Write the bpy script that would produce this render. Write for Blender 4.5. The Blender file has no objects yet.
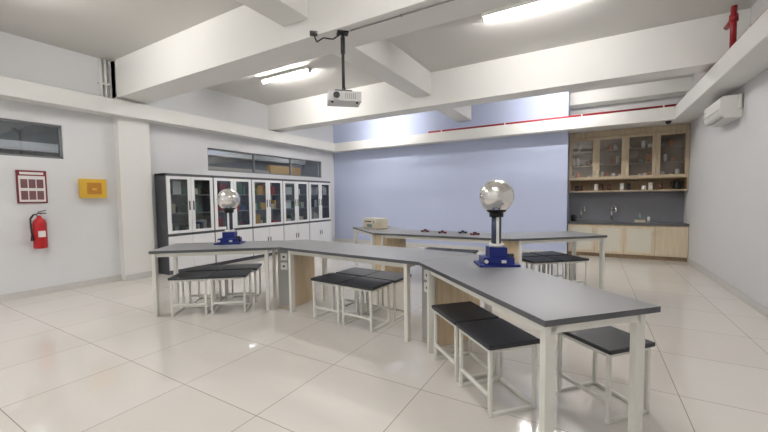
import bpy, bmesh, math, random
from mathutils import Vector, Matrix
random.seed(4)
D=bpy.data
scene=bpy.context.scene
scene.view_settings.view_transform='Standard'
# ------------------------------------------------------------ materials
def srgb(r,g,b):
    f=lambda c:(c/255/12.92) if c/255<=0.04045 else ((c/255+0.055)/1.055)**2.4
    return (f(r),f(g),f(b),1)
def mat(name,col,rough=.5,metal=0,noise=0,nscale=8,bump=0,bscale=60,emit=None,estr=0,spec=.5):
    m=D.materials.new(name); m.use_nodes=True
    nt=m.node_tree; p=nt.nodes['Principled BSDF']
    p.inputs['Base Color'].default_value=col
    p.inputs['Roughness'].default_value=rough
    p.inputs['Metallic'].default_value=metal
    p.inputs['Specular IOR Level'].default_value=spec
    tc=nt.nodes.new('ShaderNodeTexCoord')
    if noise>0:
        n=nt.nodes.new('ShaderNodeTexNoise'); n.inputs['Scale'].default_value=nscale; n.inputs['Detail'].default_value=4
        nt.links.new(tc.outputs['Object'],n.inputs['Vector'])
        r=nt.nodes.new('ShaderNodeMix'); r.data_type='RGBA'
        r.inputs['A'].default_value=tuple(max(0,c*(1-noise)) for c in col[:3])+(1,)
        r.inputs['B'].default_value=tuple(min(1,c*(1+noise)) for c in col[:3])+(1,)
        nt.links.new(n.outputs['Fac'],r.inputs['Factor'])
        nt.links.new(r.outputs['Result'],p.inputs['Base Color'])
    if bump>0:
        n=nt.nodes.new('ShaderNodeTexNoise'); n.inputs['Scale'].default_value=bscale
        nt.links.new(tc.outputs['Object'],n.inputs['Vector'])
        b=nt.nodes.new('ShaderNodeBump'); b.inputs['Strength'].default_value=bump; b.inputs['Distance'].default_value=.01
        nt.links.new(n.outputs['Fac'],b.inputs['Height']); nt.links.new(b.outputs['Normal'],p.inputs['Normal'])
    if emit:
        p.inputs['Emission Color'].default_value=emit; p.inputs['Emission Strength'].default_value=estr
    return m
def wood(name,c1,c2,rough=.5,axis='Z'):
    m=D.materials.new(name); m.use_nodes=True
    nt=m.node_tree; p=nt.nodes['Principled BSDF']; p.inputs['Roughness'].default_value=rough
    tc=nt.nodes.new('ShaderNodeTexCoord'); mp=nt.nodes.new('ShaderNodeMapping')
    mp.inputs['Scale'].default_value=(14,14,1.2) if axis=='Z' else (1.2,14,14)
    n=nt.nodes.new('ShaderNodeTexNoise'); n.inputs['Scale'].default_value=2; n.inputs['Detail'].default_value=6
    cr=nt.nodes.new('ShaderNodeValToRGB'); cr.color_ramp.elements[0].color=c1; cr.color_ramp.elements[1].color=c2
    cr.color_ramp.elements[0].position=.3; cr.color_ramp.elements[1].position=.7
    nt.links.new(tc.outputs['Object'],mp.inputs['Vector']); nt.links.new(mp.outputs['Vector'],n.inputs['Vector'])
    nt.links.new(n.outputs['Fac'],cr.inputs['Fac']); nt.links.new(cr.outputs['Color'],p.inputs['Base Color'])
    return m
def glassmat(name,tint=(.9,.95,.97,1),refl=.1):
    m=D.materials.new(name); m.use_nodes=True
    nt=m.node_tree; nt.nodes.remove(nt.nodes['Principled BSDF'])
    o=nt.nodes['Material Output']
    t=nt.nodes.new('ShaderNodeBsdfTransparent'); t.inputs['Color'].default_value=tint
    g=nt.nodes.new('ShaderNodeBsdfGlossy'); g.inputs['Roughness'].default_value=.03
    x=nt.nodes.new('ShaderNodeMixShader'); x.inputs['Fac'].default_value=refl
    nt.links.new(t.outputs[0],x.inputs[1]); nt.links.new(g.outputs[0],x.inputs[2]); nt.links.new(x.outputs[0],o.inputs['Surface'])
    return m
def floormat():
    m=D.materials.new('floor_tiles'); m.use_nodes=True
    nt=m.node_tree; p=nt.nodes['Principled BSDF']
    tc=nt.nodes.new('ShaderNodeTexCoord'); mp=nt.nodes.new('ShaderNodeMapping')
    mp.inputs['Location'].default_value=(.25,.1,0)
    br=nt.nodes.new('ShaderNodeTexBrick'); br.offset=0; br.squash=1
    br.inputs['Scale'].default_value=1; br.inputs['Brick Width'].default_value=.8; br.inputs['Row Height'].default_value=.8
    br.inputs['Mortar Size'].default_value=.003; br.inputs['Mortar Smooth'].default_value=.1
    br.inputs['Color1'].default_value=srgb(226,222,216); br.inputs['Color2'].default_value=srgb(222,217,210)
    br.inputs['Mortar'].default_value=srgb(160,155,148)
    nt.links.new(tc.outputs['Object'],mp.inputs['Vector']); nt.links.new(mp.outputs['Vector'],br.inputs['Vector'])
    n=nt.nodes.new('ShaderNodeTexNoise'); n.inputs['Scale'].default_value=1.5; n.inputs['Detail'].default_value=5
    nt.links.new(tc.outputs['Object'],n.inputs['Vector'])
    mx=nt.nodes.new('ShaderNodeMix'); mx.data_type='RGBA'; mx.blend_type='MULTIPLY'; mx.inputs['Factor'].default_value=.06
    nt.links.new(br.outputs['Color'],mx.inputs['A']); nt.links.new(n.outputs['Fac'],mx.inputs['B'])
    nt.links.new(mx.outputs['Result'],p.inputs['Base Color'])
    p.inputs['Roughness'].default_value=.08; p.inputs['Specular IOR Level'].default_value=.75
    return m
M={}
M['wall']=mat('wall_paint_white',srgb(223,224,226),.75,noise=.02,nscale=3,bump=.05)
M['wallr']=mat('wall_paint_warm',srgb(216,215,216),.75,noise=.02,nscale=3,bump=.05)
M['ceil']=mat('ceiling_paint',srgb(212,210,206),.8,noise=.02,nscale=2,bump=.05)
M['beam']=mat('beam_paint',srgb(232,231,228),.75,noise=.02,nscale=2,bump=.05)
M['blue']=mat('wall_paint_blue',srgb(186,195,222),.7,noise=.02,nscale=2,bump=.05)
M['base']=mat('baseboard_paint',srgb(205,203,200),.4,noise=.03)
M['floor']=floormat()
M['top']=mat('table_laminate_grey',srgb(142,143,146),.38,noise=.08,nscale=90)
M['edge']=mat('table_edge_grey',srgb(86,88,92),.4,noise=.04)
M['steel']=mat('white_powder_coat',srgb(226,225,218),.4,noise=.02)
M['seat']=mat('stool_seat_black',srgb(48,50,56),.45,noise=.1,nscale=60)
M['oak']=wood('oak_laminate',srgb(204,182,148),srgb(222,203,172),.5)
M['oak2']=wood('oak_cabinet',srgb(172,154,128),srgb(192,176,150),.5)
M['cream']=wood('cream_laminate',srgb(206,190,162),srgb(220,206,182),.5)
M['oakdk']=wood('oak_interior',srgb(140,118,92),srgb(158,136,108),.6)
M['frost']=mat('frosted_cream_panel',srgb(216,212,198),.3,noise=.02)
M['socket']=mat('socket_plastic',srgb(235,235,232),.4,noise=.01)
M['panel']=mat('pedestal_panel_grey',srgb(165,165,163),.5,noise=.03)
M['dark']=mat('dark_slot',srgb(28,28,30),.5,noise=.05)
M['black']=mat('black_plastic',srgb(22,22,24),.4,noise=.05)
M['chrome']=mat('polished_aluminium',(.82,.81,.79,1),.2,1,noise=.04,nscale=5)
M['bluepl']=mat('blue_enamel',srgb(20,38,120),.35,noise=.06)
M['acryl']=mat('acrylic_column',srgb(60,72,96),.2,noise=.1,nscale=20)
M['lock']=mat('cabinet_grey_frame',srgb(84,87,92),.5,noise=.04)
M['lockw']=mat('cabinet_white_door',srgb(230,231,233),.4,noise=.02)
M['lockin']=mat('cabinet_interior',srgb(140,144,150),.6,noise=.04)
M['glass']=glassmat('cabinet_glass',(.85,.88,.89,1),.07)
M['glassk']=glassmat('kitchen_glass',(.88,.86,.84,1),.07)
M['glassw']=glassmat('window_glass',(.8,.83,.85,1),.10)
M['counter']=mat('counter_dark_stone',srgb(92,93,97),.3,noise=.15,nscale=40)
M['splash']=mat('backsplash_grey',srgb(118,119,126),.35,noise=.08,nscale=10)
M['red']=mat('red_pipe_paint',srgb(158,30,38),.4,noise=.05)
M['extred']=mat('extinguisher_red',srgb(180,22,30),.3,noise=.03)
M['cartred']=mat('cart_dark_red',srgb(120,36,40),.4,noise=.05)
M['yel']=mat('yellow_box_paint',srgb(222,180,58),.45,noise=.03)
M['orange']=mat('amber_window',srgb(190,130,50),.3,noise=.15,nscale=20)
M['frame']=mat('poster_frame_red',srgb(118,36,42),.5,noise=.03)
M['paper']=mat('poster_paper',srgb(228,226,224),.6,noise=.03)
M['ink']=mat('poster_print',srgb(120,80,84),.6,noise=.4,nscale=60)
M['alu']=mat('window_frame_alu',srgb(130,132,136),.4,.3,noise=.03)
M['acw']=mat('ac_plastic',srgb(228,227,222),.4,noise=.01)
M['acg']=mat('ac_vent_grey',srgb(170,170,168),.5,noise=.03)
M['proj']=mat('projector_plastic',srgb(214,214,214),.4,noise=.02)
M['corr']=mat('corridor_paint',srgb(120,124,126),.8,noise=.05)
M['tube']=mat('fluorescent_tube',(1,1,1,1),.5,emit=(1,.97,.935,1),estr=212,noise=.001)
M['corrfill']=mat('corridor_fill_glow',(1,1,1,1),.5,emit=(1,.985,.965,1),estr=50,noise=.001)  # glow for the added fill strips in the corridor
cols=[(170,40,40),(205,120,50),(60,120,80),(40,70,120),(210,200,180),(225,225,225),(90,60,45),(220,170,60),(50,50,55),(120,150,140)]
for i,c in enumerate(cols): M['c%d'%i]=mat('supply_colour_%d'%i,srgb(*c),.5,noise=.12,nscale=25)
# ------------------------------------------------------------ builder
class B:
    def __init__(s): s.bm=bmesh.new(); s.mats=[]
    def mi(s,k):
        if k not in s.mats: s.mats.append(k)
        return s.mats.index(k)
    def _fin(s,verts,k,M4=None,smooth=False):
        if M4 is not None: bmesh.ops.transform(s.bm,matrix=M4,verts=verts)
        i=s.mi(k); fs=set()
        for v in verts:
            for f in v.link_faces: fs.add(f)
        for f in fs: f.material_index=i; f.smooth=smooth
        return fs
    def box(s,x0,x1,y0,y1,z0,z1,k,rz=0,pivot=None):
        r=bmesh.ops.create_cube(s.bm,size=1)
        T=Matrix.Translation(((x0+x1)/2,(y0+y1)/2,(z0+z1)/2))@Matrix.Diagonal((abs(x1-x0),abs(y1-y0),abs(z1-z0),1))
        if rz:
            c=Vector(pivot) if pivot else Vector(((x0+x1)/2,(y0+y1)/2,0))
            T=Matrix.Translation(c)@Matrix.Rotation(rz,4,'Z')@Matrix.Translation(-c)@T
        s._fin(r['verts'],k,T)
    def cyl(s,p1,p2,r,k,seg=20,r2=None,smooth=True):
        p1=Vector(p1);p2=Vector(p2);d=p2-p1
        o=bmesh.ops.create_cone(s.bm,cap_ends=True,segments=seg,radius1=r,radius2=r if r2 is None else r2,depth=d.length)
        q=d.to_track_quat('Z','Y').to_matrix().to_4x4()
        fs=s._fin(o['verts'],k,Matrix.Translation((p1+p2)/2)@q,smooth)
        for f in fs:
            if len(f.verts)>4: f.smooth=False
    def sph(s,c,r,k,sc=(1,1,1),seg=40):
        o=bmesh.ops.create_uvsphere(s.bm,u_segments=seg,v_segments=seg//2,radius=r)
        s._fin(o['verts'],k,Matrix.Translation(c)@Matrix.Diagonal((*sc,1)),True)
    def lathe(s,prof,c,k,seg=32):
        i=s.mi(k); rings=[]
        for (r,z) in prof:
            rings.append([s.bm.verts.new((c[0]+r*math.cos(2*math.pi*j/seg),c[1]+r*math.sin(2*math.pi*j/seg),c[2]+z)) for j in range(seg)])
        for a,b in zip(rings,rings[1:]):
            for j in range(seg):
                f=s.bm.faces.new((a[j],a[(j+1)%seg],b[(j+1)%seg],b[j])); f.material_index=i; f.smooth=True
        for rg,rev in ((rings[0],True),(rings[-1],False)):
            f=s.bm.faces.new(list(reversed(rg)) if rev else rg); f.material_index=i
    def prism(s,pts,z0,z1,k,kside=None):
        lo=[s.bm.verts.new((p[0],p[1],z0)) for p in pts]; hi=[s.bm.verts.new((p[0],p[1],z1)) for p in pts]
        fs=[s.bm.faces.new(hi),s.bm.faces.new(list(reversed(lo)))]
        for f in fs: f.material_index=s.mi(k)
        n=len(pts)
        for i in range(n):
            f=s.bm.faces.new((lo[i],lo[(i+1)%n],hi[(i+1)%n],hi[i])); f.material_index=s.mi(kside or k)
    def beamseg(s,p,q,w,h,k):
        p=Vector(p);q=Vector(q);d=q-p;L=d.length
        r=bmesh.ops.create_cube(s.bm,size=1)
        x=d.normalized(); up=Vector((0,0,1)) if abs(x.z)<.9 else Vector((0,1,0))
        y=up.cross(x).normalized(); z=x.cross(y)
        R=Matrix((x,y,z)).transposed().to_4x4()
        s._fin(r['verts'],k,Matrix.Translation((p+q)/2)@R@Matrix.Diagonal((L,w,h,1)))
    def obj(s,name,loc=(0,0,0),rz=0,bevel=0,parent=None):
        bmesh.ops.recalc_face_normals(s.bm,faces=s.bm.faces)
        me=D.meshes.new(name); s.bm.to_mesh(me); s.bm.free()
        for k in s.mats: me.materials.append(M[k])
        o=D.objects.new(name,me); scene.collection.objects.link(o)
        o.location=loc; o.rotation_euler=(0,0,rz)
        if bevel:
            b=o.modifiers.new('bevel','BEVEL'); b.width=bevel; b.segments=2; b.limit_method='ANGLE'; b.angle_limit=math.radians(40)
        if parent: o.parent=parent
        return o
def dup(o,loc,rz):
    n=o.copy(); scene.collection.objects.link(n); n.location=loc; n.rotation_euler=(0,0,rz); return n
# ------------------------------------------------------------ room
XL,XR,YB,YK,YS,ZC=-7.15,1.74,9.1,9.9,-2.6,3.78
b=B(); b.box(XL-.15,XR+.15,YS-.15,YK+.15,-.1,0,'floor'); b.obj('floor')
b=B(); b.box(XL-.15,XR+.15,YS-.15,YK+.15,ZC,ZC+.12,'ceil'); b.obj('ceiling')
W1=(-.4,2.32,2.06,2.58); W2=(4.75,8.5,2.03,2.52)
b=B()
x0,x1=XL-.15,XL
b.box(x0,x1,YS,YK,0,2.03,'wall'); b.box(x0,x1,YS,YK,2.58,ZC,'wall')
b.box(x0,x1,YS,W1[0],2.03,2.58,'wall'); b.box(x0,x1,W1[1],W2[0],2.03,2.58,'wall'); b.box(x0,x1,W2[1],YK,2.03,2.58,'wall')
b.box(x0,x1,W1[0],W1[1],2.03,2.06,'wall'); b.box(x0,x1,W2[0],W2[1],2.52,2.58,'wall')
b.obj('wall_left')
b=B(); b.box(XR,XR+.15,YS,YK,0,ZC,'wallr'); b.obj('wall_right')
b=B(); b.box(XL,-.47,YB,YK,0,ZC,'blue'); b.obj('wall_back')
b=B(); b.box(-.47,XR,YK,YK+.15,0,ZC,'wallr'); b.obj('wall_kitchen')
b=B(); b.box(XL,XR,YS-.15,YS,0,ZC,'wall'); b.obj('wall_front')
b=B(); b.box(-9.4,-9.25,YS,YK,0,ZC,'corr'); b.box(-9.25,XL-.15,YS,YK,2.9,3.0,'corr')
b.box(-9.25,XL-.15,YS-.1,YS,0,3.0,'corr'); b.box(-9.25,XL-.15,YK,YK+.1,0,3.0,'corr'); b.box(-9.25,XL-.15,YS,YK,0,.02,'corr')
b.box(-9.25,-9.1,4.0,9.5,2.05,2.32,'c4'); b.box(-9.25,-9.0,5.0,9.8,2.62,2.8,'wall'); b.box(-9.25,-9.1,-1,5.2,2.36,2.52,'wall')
b.box(-9.25,-9.05,8.2,9.6,1.5,2.5,'c7')
for yy in (0,2.2,4.4,6.6,8.8): b.box(-8.6,-7.9,yy,yy+.06,2.86,2.89,'corrfill')  # added glowing strips, out of view, to brighten the corridor behind the glass
b.obj('wall_corridor')
# windows
for i,(ya,yb,za,zb) in enumerate((W1,W2)):
    b=B(); xa,xb=XL-.09,XL-.03; t=.03
    b.box(xa,xb,ya,yb,za,za+t,'alu'); b.box(xa,xb,ya,yb,zb-t,zb,'alu')
    n=2 if i==0 else 3
    for j in range(n+1):
        y=ya+(yb-ya-t)*j/n; b.box(xa,xb,y,y+t,za,zb,'alu')
    b.box(XL-.062,XL-.058,ya,yb,za,zb,'glassw')
    b.obj('window_%d'%(i+1))
# columns, beams, ledges
b=B(); b.box(XL,XL+.15,3.02,3.52,0,ZC,'beam'); b.obj('column')
def beam(name,*a,k='beam'):
    q=B(); q.box(*a,k); return q.obj(name,bevel=.006)
beam('ceiling_beam',XL,XR,3.02,3.5,3.15,ZC)
beam('ceiling_beam',XL,XR,6.45,6.85,3.15,ZC)
beam('ceiling_beam',-3.05,-2.68,YS,3.02,3.35,ZC)
beam('ceiling_beam',-3.05,-2.68,3.5,6.45,3.35,ZC)
beam('ceiling_beam',-3.05,-2.68,6.85,YB,3.35,ZC)
beam('ceiling_beam',-.47,XR,9.5,YK,3.5,ZC)
beam('ceiling_beam',XL,XR,-.9,-.5,3.15,ZC)
LT=3.09
beam('trim_1',XL,XL+.28,YS,8.82,2.84,LT)
beam('trim_2',XL,XR-.37,8.82,YB,2.84,LT)
beam('trim_3',XR-.37,XR,YS,YB,2.84,LT)
beam('trim_4',-.47,XR,YB,YK,2.86,LT)
def bb(name,*a):
    q=B(); q.box(*a,'base'); q.obj(name,bevel=.003)
bb('baseboard_left',XL,XL+.015,YS,3.02,0,.1)
bb('baseboard_right',XR-.015,XR,YS,9.33,0,.1)
bb('baseboard_back',XL,-.47,YB-.015,YB,0,.1)
bb('baseboard_column',XL+.15,XL+.165,3.02,3.52,0,.1)
# conduit
b=B()
for y in (2.86,2.93): b.cyl((XL+.03,y,LT),(XL+.03,y,ZC),.022,'beam',12)
b.box(XL,XL+.06,2.82,2.97,3.35,3.38,'beam')
b.obj('wall_conduit')
b=B(); b.cyl((-2.2,3.12,3.142),(1.3,3.12,3.142),.007,'acg',10)
for x in (-1.6,-.8,0,.8): b.box(x-.01,x+.01,3.108,3.132,3.132,3.149,'acg')
b.obj('ceiling_cable')
# red fire pipe
b=B(); z=LT+.03; r=.022
pts=[(-3.75,8.87,z),(1.42,8.87,z),(1.42,-2.4,z)]
b.cyl(pts[0],pts[1],r,'red',14)
b.sph(pts[1],.026,'red',seg=16)
b.cyl(pts[0],(-3.75,9.098,z),r,'red',14); b.sph(pts[0],.026,'red',seg=16)
for x in (-3.4,-1.8,-.2,1.2): b.box(x-.012,x+.012,8.84,8.9,LT,LT+.055,'steel')
b.obj('fire_sprinkler_pipe')
b=B(); b.cyl((1.42,8.84,z),pts[2],r,'red',14)
for y in (8,5.2,4.2): b.box(1.39,1.45,y-.015,y+.015,LT,LT+.055,'steel')
b.cyl((1.42,5.8,z),(1.42,5.8,3.6),.03,'red',14); b.cyl((1.42,5.8,3.45),(1.42,6.05,3.45),.03,'red',14); b.cyl((1.42,5.8,3.42),(1.42,5.8,3.5),.042,'red',14)
b.obj('fire_sprinkler_pipe')
# ------------------------------------------------------------ lights
for (x,y) in ((-5.05,5.0),(-.65,4.8),(-5.05,8.0),(-.65,8.0),(-5.05,1.2),(-.65,1.2),(-5.05,-1.7),(-.65,-1.7)):
    b=B(); b.box(-.62,.62,-.05,.05,-.05,0,'steel'); b.cyl((-.59,0,-.075),(.59,0,-.075),.016,'tube',12)
    b.box(-.62,-.59,-.03,.03,-.1,-.04,'steel'); b.box(.59,.62,-.03,.03,-.1,-.04,'steel')
    b.obj('fluorescent_light',(x,y,ZC))
# ------------------------------------------------------------ tables
def miter(P,w):
    out=[]
    n=[]
    for a,c in zip(P,P[1:]):
        d=(Vector(c)-Vector(a)).normalized(); n.append(Vector((-d.y,d.x)))
    for i,p in enumerate(P):
        if i==0: o=n[0]*w
        elif i==len(P)-1: o=n[-1]*w
        else:
            m=(n[i-1]+n[i]).normalized(); o=m*(w/m.dot(n[i]))
        out.append(Vector(p)+o)
    return out
TH=.80; TW=.74
def bench(P,name,socket_side):
    P=[Vector(p) for p in P]; O=miter(P,TW)
    b=B()
    for i in range(3):
        a0,a1,o1,o0=P[i],P[i+1],O[i+1],O[i]
        d=(a1-a0).normalized()*.0015
        b.prism([a0+d,a1-d,o1-d,o0+d],TH-.032,TH,'top','edge')
        dd=(a1-a0).normalized(); nn=Vector((-dd.y,dd.x)); L=(a1-a0).length
        st=[((.04 if i==0 else .16),0),(L-(.04 if i==2 else .16),0)]
        def pt(s,n): return a0+dd*s+nn*n
        for (s,_s) in st:
            for n in (.05,TW-.11):
                p=pt(s,n); rz=math.atan2(dd.y,dd.x)
                b.box(p.x-.02,p.x+.02,p.y-.03,p.y+.03,0,TH-.032,'steel',rz=rz)
            p,q=pt(s,.05),pt(s,TW-.11)
            b.beamseg((p.x,p.y,TH-.055),(q.x,q.y,TH-.055),.04,.045,'steel')
        for n in (.05,TW-.11):
            p,q=pt(st[0][0],n),pt(st[1][0],n)
            b.beamseg((p.x,p.y,TH-.057),(q.x,q.y,TH-.057),.03,.045,'steel')
    for i in (1,2):
        m=(O[i]-P[i]).normalized(); t=Vector((m.y,-m.x)); c=(P[i]+O[i])/2
        w=.17; l=.27
        pts=[c-m*l-t*.10,c-m*l+t*.10,c-m*.05+t*w,c+m*l+t*w,c+m*l-t*w,c-m*.05-t*w]
        if socket_side<0:
            pts=[c+m*l-t*.10,c+m*l+t*.10,c+m*.05+t*w,c-m*l+t*w,c-m*l-t*w,c+m*.05-t*w]
        b.prism(pts,.0,TH-.033,'oak')
        sgn=-1 if socket_side>0 else 1
        f=c+m*l*sgn; rz=math.atan2(t.y,t.x)
        g=f+m*.006*sgn
        b.box(g.x-.085,g.x+.085,g.y-.006,g.y+.006,.02,TH-.05,'panel',rz=rz)
        for zz in (.66,.54):
            g=f+m*.016*sgn
            b.box(g.x-.045,g.x+.045,g.y-.006,g.y+.006,zz-.045,zz+.045,'socket',rz=rz)
            g=f+m*.023*sgn
            b.box(g.x-.015,g.x+.015,g.y-.002,g.y+.002,zz-.012,zz+.012,'dark',rz=rz)
    o=b.obj(name,bevel=.003)
    return P,O
A=[(-4.5,2.19),(-3.34,3.13),(-1.37,2.98),(-.18,1.83)]
PA,OA=bench(A,'lab_bench',1)
Bp=[(-4.25,6.0),(-3.2,5.12),(-.95,5.15),(.22,6.2)]
PB,OB=bench(Bp,'lab_bench',-1)
# ------------------------------------------------------------ stools
def stool_mesh():
    b=B(); hx,hy,H=.22,.19,.47
    b.box(-hx,hx,-hy,hy,H-.028,H,'seat')
    t=.0125; lx,ly=hx-.03,hy-.025
    for sx in (-1,1):
        for sy in (-1,1):
            b.box(sx*lx-t,sx*lx+t,sy*ly-t,sy*ly+t,0,H-.028,'steel')
        b.box(sx*lx-t,sx*lx+t,-ly+t,ly-t,.0,.025,'steel')
        b.box(sx*lx-t,sx*lx+t,-ly+t,ly-t,H-.054,H-.029,'steel')
    for sy in (-1,1):
        b.box(-lx+t,lx-t,sy*ly-t,sy*ly+t,H-.054,H-.029,'steel')
    b.box(-lx+t,lx-t,-ly-t,-ly+t,.12,.145,'steel')
    b.box(-lx+t,lx-t,ly-t,ly+t,.0,.025,'steel')
    return b
first=None
def stool(x,y,rz):
    global first
    if first is None: first=stool_mesh().obj('lab_stool',(x,y,0),rz,bevel=.006)
    else: dup(first,(x,y,0),rz)
def seg_stool(P,i,s,n,j=0):
    a,c=P[i],P[i+1]; d=(c-a).normalized(); nn=Vector((-d.y,d.x)); p=a+d*s+nn*n
    stool(p.x,p.y,math.atan2(d.y,d.x)+j)
for s in (.48,.94): seg_stool(PA,2,s,.20)
seg_stool(PA,2,1.2,.84,.04)
for s in (.74,1.19):
    seg_stool(PA,1,s,.21); seg_stool(PA,1,s+.02,.62,.02)
for s in (.42,.87):
    seg_stool(PA,0,s,.18); seg_stool(PA,0,s+.05,.60)
for s in (.85,1.32): seg_stool(PB,1,s,.78)
for s in (.55,1.02):
    seg_stool(PB,2,s,.16); seg_stool(PB,2,s,.58)
seg_stool(PB,0,.6,.6)
# ------------------------------------------------------------ van de graaff
def vdg(x,y,rz):
    b=B()
    b.box(-.17,.17,-.12,.12,0,.018,'bluepl'); b.box(-.13,.13,-.09,.09,.018,.075,'bluepl')
    b.box(-.075,.075,-.07,.07,.075,.16,'bluepl'); b.cyl((.115,-.02,.02),(.115,-.02,.10),.03,'black')
    b.cyl((-.11,-.09,.045),(-.11,-.105,.045),.016,'socket'); b.box(.02,.06,-.097,-.09,.03,.055,'socket')
    b.cyl((0,0,.16),(0,0,.19),.062,'socket',32)
    b.cyl((0,0,.19),(0,0,.43),.042,'acryl',32)
    b.box(-.012,.012,-.044,.044,.19,.43,'socket')
    b.cyl((0,0,.42),(0,0,.46),.06,'black',32)
    c=(0,0,.60); b.sph(c,.145,'chrome',seg=64)
    b.cyl((0,0,.598),(0,0,.602),.1475,'chrome',64)
    b.lathe([(.07,-.14),(.085,-.125),(.075,-.115)],(0,0,.60),'black')
    b.obj('van_de_graaff_generator',(x,y,TH),rz)
vdg(-.71,3.16,.5); vdg(-4.24,3.10,.6)
# ------------------------------------------------------------ items on rear bench
b=B(); b.box(-.26,.26,-.13,.13,.008,.13,'c4'); b.box(-.26,.26,-.13,.13,.133,.20,'frost')
for sx in (-.22,.22):
    for sy in (-.1,.1): b.cyl((sx,sy,0),(sx,sy,.01),.015,'black',12)
b.cyl((-.07,-.13,.14),(-.07,-.155,.14),.008,'dark'); b.cyl((.07,-.13,.14),(.07,-.155,.14),.008,'dark'); b.box(-.085,.085,-.165,-.15,.13,.15,'dark')
b.box(-.2,-.14,-.136,-.13,.11,.16,'panel'); b.box(.14,.2,-.136,-.13,.11,.16,'panel'); b.box(-.1,.1,-.134,-.13,.03,.09,'c9')
b.obj('equipment_case',(-3.66,5.93,TH),-.5,bevel=.008)
def cart(x,y,rz,k):
    b=B(); b.box(-.07,.07,-.03,.03,.012,.032,k); b.box(-.02,.02,-.02,.02,.032,.05,'black')
    for sx in (-.045,.045):
        for sy in (-.032,.032): b.cyl((sx,sy-.006,.013),(sx,sy+.006,.013),.013,'black',16)
    b.obj('dynamics_cart',(x,y,TH),rz)
for i,(x,y) in enumerate(((-2.45,5.6),(-2.1,5.5),(-1.8,5.62),(-1.55,5.45))): cart(x,y,.3*i,('cartred','cartred','c8','cartred')[i])
# ------------------------------------------------------------ storage cabinets
CW=.96; CD=.36; CH=1.9
def cabinet(y):
    b=B(); t=.02; w=CW-.006
    b.box(-w/2,-w/2+t,-CD/2,CD/2,.0,CH,'lock'); b.box(w/2-t,w/2,-CD/2,CD/2,.0,CH,'lock')
    b.box(-w/2,w/2,-CD/2,CD/2,CH-.045,CH,'lock'); b.box(-w/2+t,w/2-t,-CD/2+.02,CD/2,.0,.07,'lock')
    b.box(-w/2+t,w/2-t,CD/2-t,CD/2,.07,CH-.045,'lockin')
    b.box(-w/2+t,w/2-t,-CD/2+.0,CD/2-t,.72,.76,'lock')
    for z in (1.13,1.49): b.box(-w/2+t,w/2-t,-CD/2+.05,CD/2-t,z,z+.018,'lockin')
    f0,f1=-CD/2-.018,-CD/2
    for s in (-1,1):
        xa,xb=(-w/2+.012,-.003) if s<0 else (.003,w/2-.012)
        b.box(xa,xb,f0,f1,.08,.715,'lockw')
        za,zb=.765,CH-.05; m=.065; mc=.055
        b.box(xa,xa+m,f0,f1,za,zb,'lockw'); b.box(xb-m,xb,f0,f1,za,zb,'lockw')
        b.box(xa+m,xb-m,f0,f1,za,za+mc,'lockw'); b.box(xa+m,xb-m,f0,f1,zb-mc,zb,'lockw')
        b.box(xa+m,xb-m,f0+.008,f0+.011,za+mc,zb-mc,'glass')
        hx=s*.04
        b.box(hx-.012,hx+.012,f0-.006,f0,1.2,1.38,'dark'); b.box(hx-.012,hx+.012,f0-.006,f0,.36,.48,'dark')
    b.obj('storage_cabinet',(XL+.01+CD/2,y,0),math.pi/2,bevel=.002)
cy=[3.64+CW*(i+.5) for i in range(5)]
for y in cy: cabinet(y)
b=B()
for ci,y in enumerate(cy):
    for z in (.762,1.15,1.51):
        yy=y-CW/2+.05
        while yy<y+CW/2-.1:
            wd=random.choice((.03,.045,.06,.12,.16,.2)); h=random.uniform(.1,.27); dp=random.uniform(.14,.24)
            if yy+wd>y+CW/2-.04: break
            pal=[(5,4,9,8,8,3),(8,0,0,2,3,7),(6,1,2,0,4,7),(4,9,2,1,5,5),(5,9,2,8,4,5)][ci]
            if random.random()<.9: b.box(XL+.05,XL+.05+dp,yy,yy+wd,z,z+h,'c%d'%random.choice(pal))
            yy+=wd+.008
b.obj('stored_lab_supplies')
# ------------------------------------------------------------ kitchen
KX0,KX1=-.46,XR-.005; KW=KX1-KX0
b=B(); F=9.36
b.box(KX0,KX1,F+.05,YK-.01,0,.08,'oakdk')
b.box(KX0,KX1,F+.02,YK-.01,.08,.74,'oak2')
n=4; dw=KW/n
for i in range(n):
    xa,xb=KX0+dw*i+.004,KX0+dw*(i+1)-.004
    if i<3:
        m=.06
        b.box(xa,xa+m,F,F+.02,.09,.72,'cream'); b.box(xb-m,xb,F,F+.02,.09,.72,'cream'); b.box(xa+m,xb-m,F,F+.02,.09,.09+m,'cream'); b.box(xa+m,xb-m,F,F+.02,.72-m,.72,'cream')
        b.box(xa+m,xb-m,F+.008,F+.014,.15,.66,'frost')
    else: b.box(xa,xb,F,F+.02,.09,.72,'cream')
    hx=xb-.03 if i%2==0 else xa+.03
    b.cyl((hx,F-.02,.5),(hx,F-.02,.62),.006,'chrome',8); b.box(hx-.004,hx+.004,F-.02,F,.515,.52,'chrome'); b.box(hx-.004,hx+.004,F-.02,F,.6,.605,'chrome')
b.box(KX0,KX1,F-.02,YK-.01,.745,.785,'counter')
b.box(KX0,KX1,YK-.03,YK-.01,.785,1.46,'splash')
b.obj('kitchen_base_cabinet',bevel=.002)
b=B(); U=9.52
t=.02
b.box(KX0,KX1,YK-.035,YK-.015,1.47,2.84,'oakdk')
b.box(KX0,KX1,U,YK-.035,1.47,1.50,'oak2'); b.box(KX0,KX1,U+.02,YK-.035,1.74,1.77,'oak2'); b.box(KX0,KX1,U,YK-.035,2.72,2.85,'oak2')
for z in (2.08,2.4): b.box(KX0,KX1,U+.04,YK-.035,z,z+.018,'oakdk')
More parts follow.
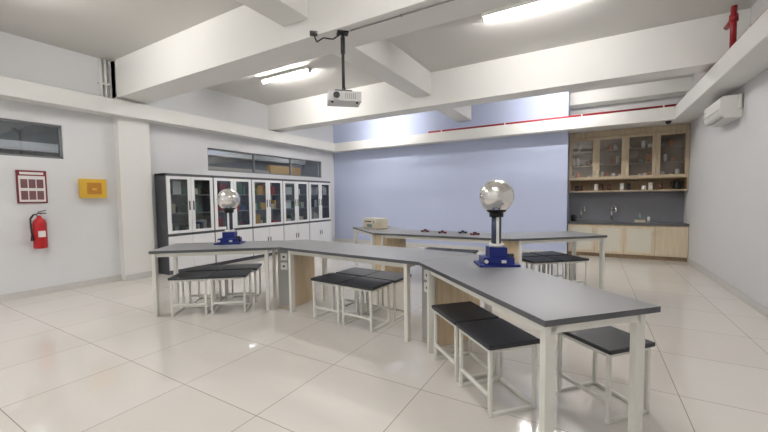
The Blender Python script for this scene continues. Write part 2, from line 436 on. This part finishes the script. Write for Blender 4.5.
for i in range(n+1):
    x=KX0+dw*i; x=min(max(x,KX0+t/2),KX1-t/2); b.box(x-t/2,x+t/2,U+.002,YK-.035,1.77 if 0<i<n else 1.5,2.72,'oak2')
for i in range(n):
    xa,xb=KX0+dw*i+.004,KX0+dw*(i+1)-.004; m=.065
    za,zb=1.75,2.71
    b.box(xa,xa+m,U-.02,U,za,zb,'oak2'); b.box(xb-m,xb,U-.02,U,za,zb,'oak2'); b.box(xa+m,xb-m,U-.02,U,za,za+m,'oak2'); b.box(xa+m,xb-m,U-.02,U,zb-m,zb,'oak2')
    b.box(xa+m,xb-m,U-.012,U-.006,za+m,zb-m,'glassk')
    hx=xb-.03 if i%2==0 else xa+.03
    b.cyl((hx,U-.04,1.85),(hx,U-.04,1.97),.006,'chrome',8); b.box(hx-.004,hx+.004,U-.04,U-.02,1.865,1.87,'chrome'); b.box(hx-.004,hx+.004,U-.04,U-.02,1.95,1.955,'chrome')
b.obj('kitchen_wall_cabinet',bevel=.002)
b=B()
for z in (1.771,2.099,2.419):
    x=KX0+.08
    while x<KX1-.12:
        if min(abs(x-(KX0+dw*q)) for q in range(5))>.06 and random.random()<.8:
            r=random.uniform(.025,.045); h=random.uniform(.07,.2)
            b.lathe([(r*.7,0),(r,h*.3),(r*.9,h)],(x,U+.15,z),random.choice(('socket','c5','c9','c4','c1')),16)
        x+=random.uniform(.09,.14)
for x in (-.3,-.2,.1,.2,.35,.6,.72,1.0,1.12,1.3): 
    r=.04; b.lathe([(r,0),(r,.05),(r*.9,random.uniform(.06,.16))],(x,U+.15,1.501),random.choice(('c8','socket','c6')),16)
b.obj('glassware_and_crockery')
def faucet(x):
    b=B(); b.cyl((0,0,0),(0,0,.03),.025,'chrome'); b.cyl((0,0,.03),(0,0,.28),.014,'chrome')
    P=[(0,-.08+.08*math.cos(a),.28+.08*math.sin(a)) for a in [math.pi*i/10 for i in range(11)]]
    for p,q in zip(P,P[1:]): b.cyl(p,q,.014,'chrome',12)
    b.cyl(P[-1],(0,-.16,.22),.016,'chrome',12); b.cyl((0,0,.05),(.07,0,.07),.008,'chrome',10)
    b.obj('faucet',(x,9.78,.785),.5)
faucet(-.2); faucet(.42)
b=B(); b.lathe([(.07,0),(.075,.02),(.06,.16),(.045,.18),(.01,.2)],(0,0,0),'black'); b.cyl((.06,0,.13),(.1,0,.16),.012,'black',10,r2=.008)
b.cyl((-.07,0,.04),(-.11,0,.08),.008,'black'); b.cyl((-.11,0,.08),(-.1,0,.16),.008,'black'); b.cyl((-.1,0,.16),(-.05,0,.17),.008,'black')
b.obj('kettle',(1.58,9.68,1.5),0)
b=B(); b.box(-.1,.1,-.06,.06,0,.05,'c4'); b.lathe([(.03,.05),(.03,.15),(.012,.18),(.012,.21)],(0,0,0),'c9'); b.lathe([(.025,0),(.025,.12)],(.16,0,0),'socket')
b.obj('dish_soap_set',(.95,9.72,.785))
b=B(); b.lathe([(.045,0),(.05,.12),(.05,.15),(.03,.16)],(0,0,0),'black'); b.cyl((.045,0,.03),(.08,0,.05),.007,'black',8); b.cyl((.08,0,.05),(.08,0,.11),.007,'black',8); b.cyl((.08,0,.11),(.045,0,.13),.007,'black',8)
b.obj('coffee_mug',(-.36,9.6,.785))
# ------------------------------------------------------------ air conditioner
b=B()
prof=[(0,0),(-.16,0),(-.215,.06),(-.23,.13),(-.225,.27),(-.20,.30),(0,.30)]
Ld=.82
b.mi('acw')
lo=[b.bm.verts.new((p[0],0,p[1])) for p in prof]; hi=[b.bm.verts.new((p[0],Ld,p[1])) for p in prof]
b.bm.faces.new(lo); b.bm.faces.new(list(reversed(hi)))
for i in range(len(prof)): b.bm.faces.new((lo[i],lo[(i+1)%7],hi[(i+1)%7],hi[i]))
b.box(-.235,-.228,.0,Ld,.128,.132,'acg'); 
b.beamseg((-.192,.05,.022),(-.192,Ld-.05,.022),.05,.02,'acg')
b.box(-.236,-.232,.68,.76,.20,.215,'acg')
for i in range(8): b.box(-.19+i*.02,-.18+i*.02,.04,Ld-.04,.30,.304,'acg')
b.cyl((-.03,-.02,.12),(-.03,0,.12),.03,'acw'); b.cyl((-.03,-.02,.12),(-.03,-.02,.3),.02,'acw')
b.obj('air_conditioner',(XR-.001,6.6,2.43),0,bevel=.008)
# ------------------------------------------------------------ wall items left
def extinguisher(y,z):
    b=B(); R=.08
    b.lathe([(R*.9,0),(R,.015),(R,.36),(R*.85,.41),(R*.45,.445),(R*.3,.46),(R*.3,.48)],(0,0,0),'extred')
    b.cyl((0,0,.48),(0,0,.51),.022,'chrome'); b.box(-.012,.012,-.02,.08,.51,.525,'black'); b.beamseg((0,-.01,.535),(0,.08,.56),.022,.01,'black')
    b.cyl((0,-.02,.5),(0,-.06,.5),.01,'black')
    P=[(0,-.06,.5),(0,-.095,.44),(.02,-.1,.3),(.03,-.095,.2)]
    for p,q in zip(P,P[1:]): b.cyl(p,q,.011,'black',10)
    b.cyl(P[-1],(.03,-.095,.12),.014,'black',12,r2=.02)
    b.box(.055,.0815,-.04,.04,.17,.26,'paper')
    b.box(-.1,-.07,-.03,.03,.2,.4,'black')
    b.obj('fire_extinguisher',(XL+.105,y,z),0)
extinguisher(1.96,.71)
b=B(); b.box(0,.02,-.165,.165,0,.48,'frame'); b.box(.02,.023,-.145,.145,.02,.40,'paper'); b.box(.02,.023,-.13,.13,.42,.455,'paper')
for r in range(2):
    for c in range(3): b.box(.023,.025,-.125+c*.087,-.05+c*.087,.05+r*.17,.18+r*.17,'ink')
b.obj('safety_poster',(XL,1.93,1.38))
b=B(); b.box(0,.09,-.175,.175,0,.31,'yel'); b.box(.09,.10,-.155,.155,.02,.29,'yel'); b.box(.10,.104,-.10,.10,.06,.25,'orange'); b.box(.104,.115,-.03,.03,.13,.16,'yel')
b.obj('yellow_emergency_box',(XL,2.66,1.45),bevel=.005)
# ------------------------------------------------------------ projector
b=B(); zt=0
b.box(-.06,.06,-.05,.05,-.015,0,'black'); b.cyl((0,0,-.015),(0,0,-.60),.017,'black'); b.cyl((0,0,-.05),(0,0,-.22),.024,'black')
b.box(-.09,.09,-.012,.012,-.615,-.60,'black'); b.box(-.012,.012,-.09,.09,-.615,-.60,'black')
for sx,sy in ((1,0),(-1,0),(0,1),(0,-1)): b.cyl((sx*.085,sy*.085,-.60),(sx*.1,sy*.1,-.645),.006,'black',8)
b.box(-.17,.17,-.125,.125,-.745,-.645,'proj')
b.cyl((-.09,-.125,-.695),(-.09,-.15,-.695),.042,'proj',28); b.cyl((-.09,-.15,-.695),(-.09,-.153,-.695),.034,'black',28)
for i in range(6): b.box(.0+.02*i,.012+.02*i,-.127,-.125,-.725,-.665,'acg')
for i in range(6): b.box(.17,.172,-.09+.03*i,-.075+.03*i,-.725,-.665,'acg')
b.cyl((-.13,-.09,-.745),(-.13,-.09,-.76),.012,'dark'); b.cyl((.13,-.09,-.745),(.13,-.09,-.76),.012,'dark')
P=[(-.02,0,-.02),(-.1,.02,-.07),(-.2,.03,-.06),(-.27,.05,-.1),(-.3,.05,-.02)]
for p,q in zip(P,P[1:]): b.cyl(p,q,.008,'black',8)
b.box(-.34,-.26,.02,.08,-.03,0,'black')
b.obj('ceiling_projector',(-2.3,3.12,3.15),.75,bevel=.004)
b=B(); b.lathe([(.05,0),(.05,-.02),(.04,-.04),(.015,-.055)],(0,0,0),'black'); b.obj('dome_camera',(1.3,8.98,2.84))
# ------------------------------------------------------------ world, camera
w=D.worlds.new('w'); scene.world=w; w.use_nodes=True
w.node_tree.nodes['Background'].inputs[0].default_value=(.6,.65,.7,1); w.node_tree.nodes['Background'].inputs[1].default_value=.5
psi=math.radians(30.25); th=math.radians(2.98); r=.012
F=Vector((-math.sin(psi)*math.cos(th),math.cos(psi)*math.cos(th),-math.sin(th)))
R=Vector((math.cos(psi),math.sin(psi),0)); U=R.cross(F)
R2=R*math.cos(r)-U*math.sin(r); U2=U*math.cos(r)+R*math.sin(r)
cam=D.cameras.new('camera'); co=D.objects.new('camera',cam); scene.collection.objects.link(co)
m=Matrix((R2,U2,-F)).transposed().to_4x4(); m.translation=Vector((0,0,1.4)); co.matrix_world=m
cam.sensor_width=36; cam.lens=355/768*36; cam.clip_start=.05
scene.camera=co
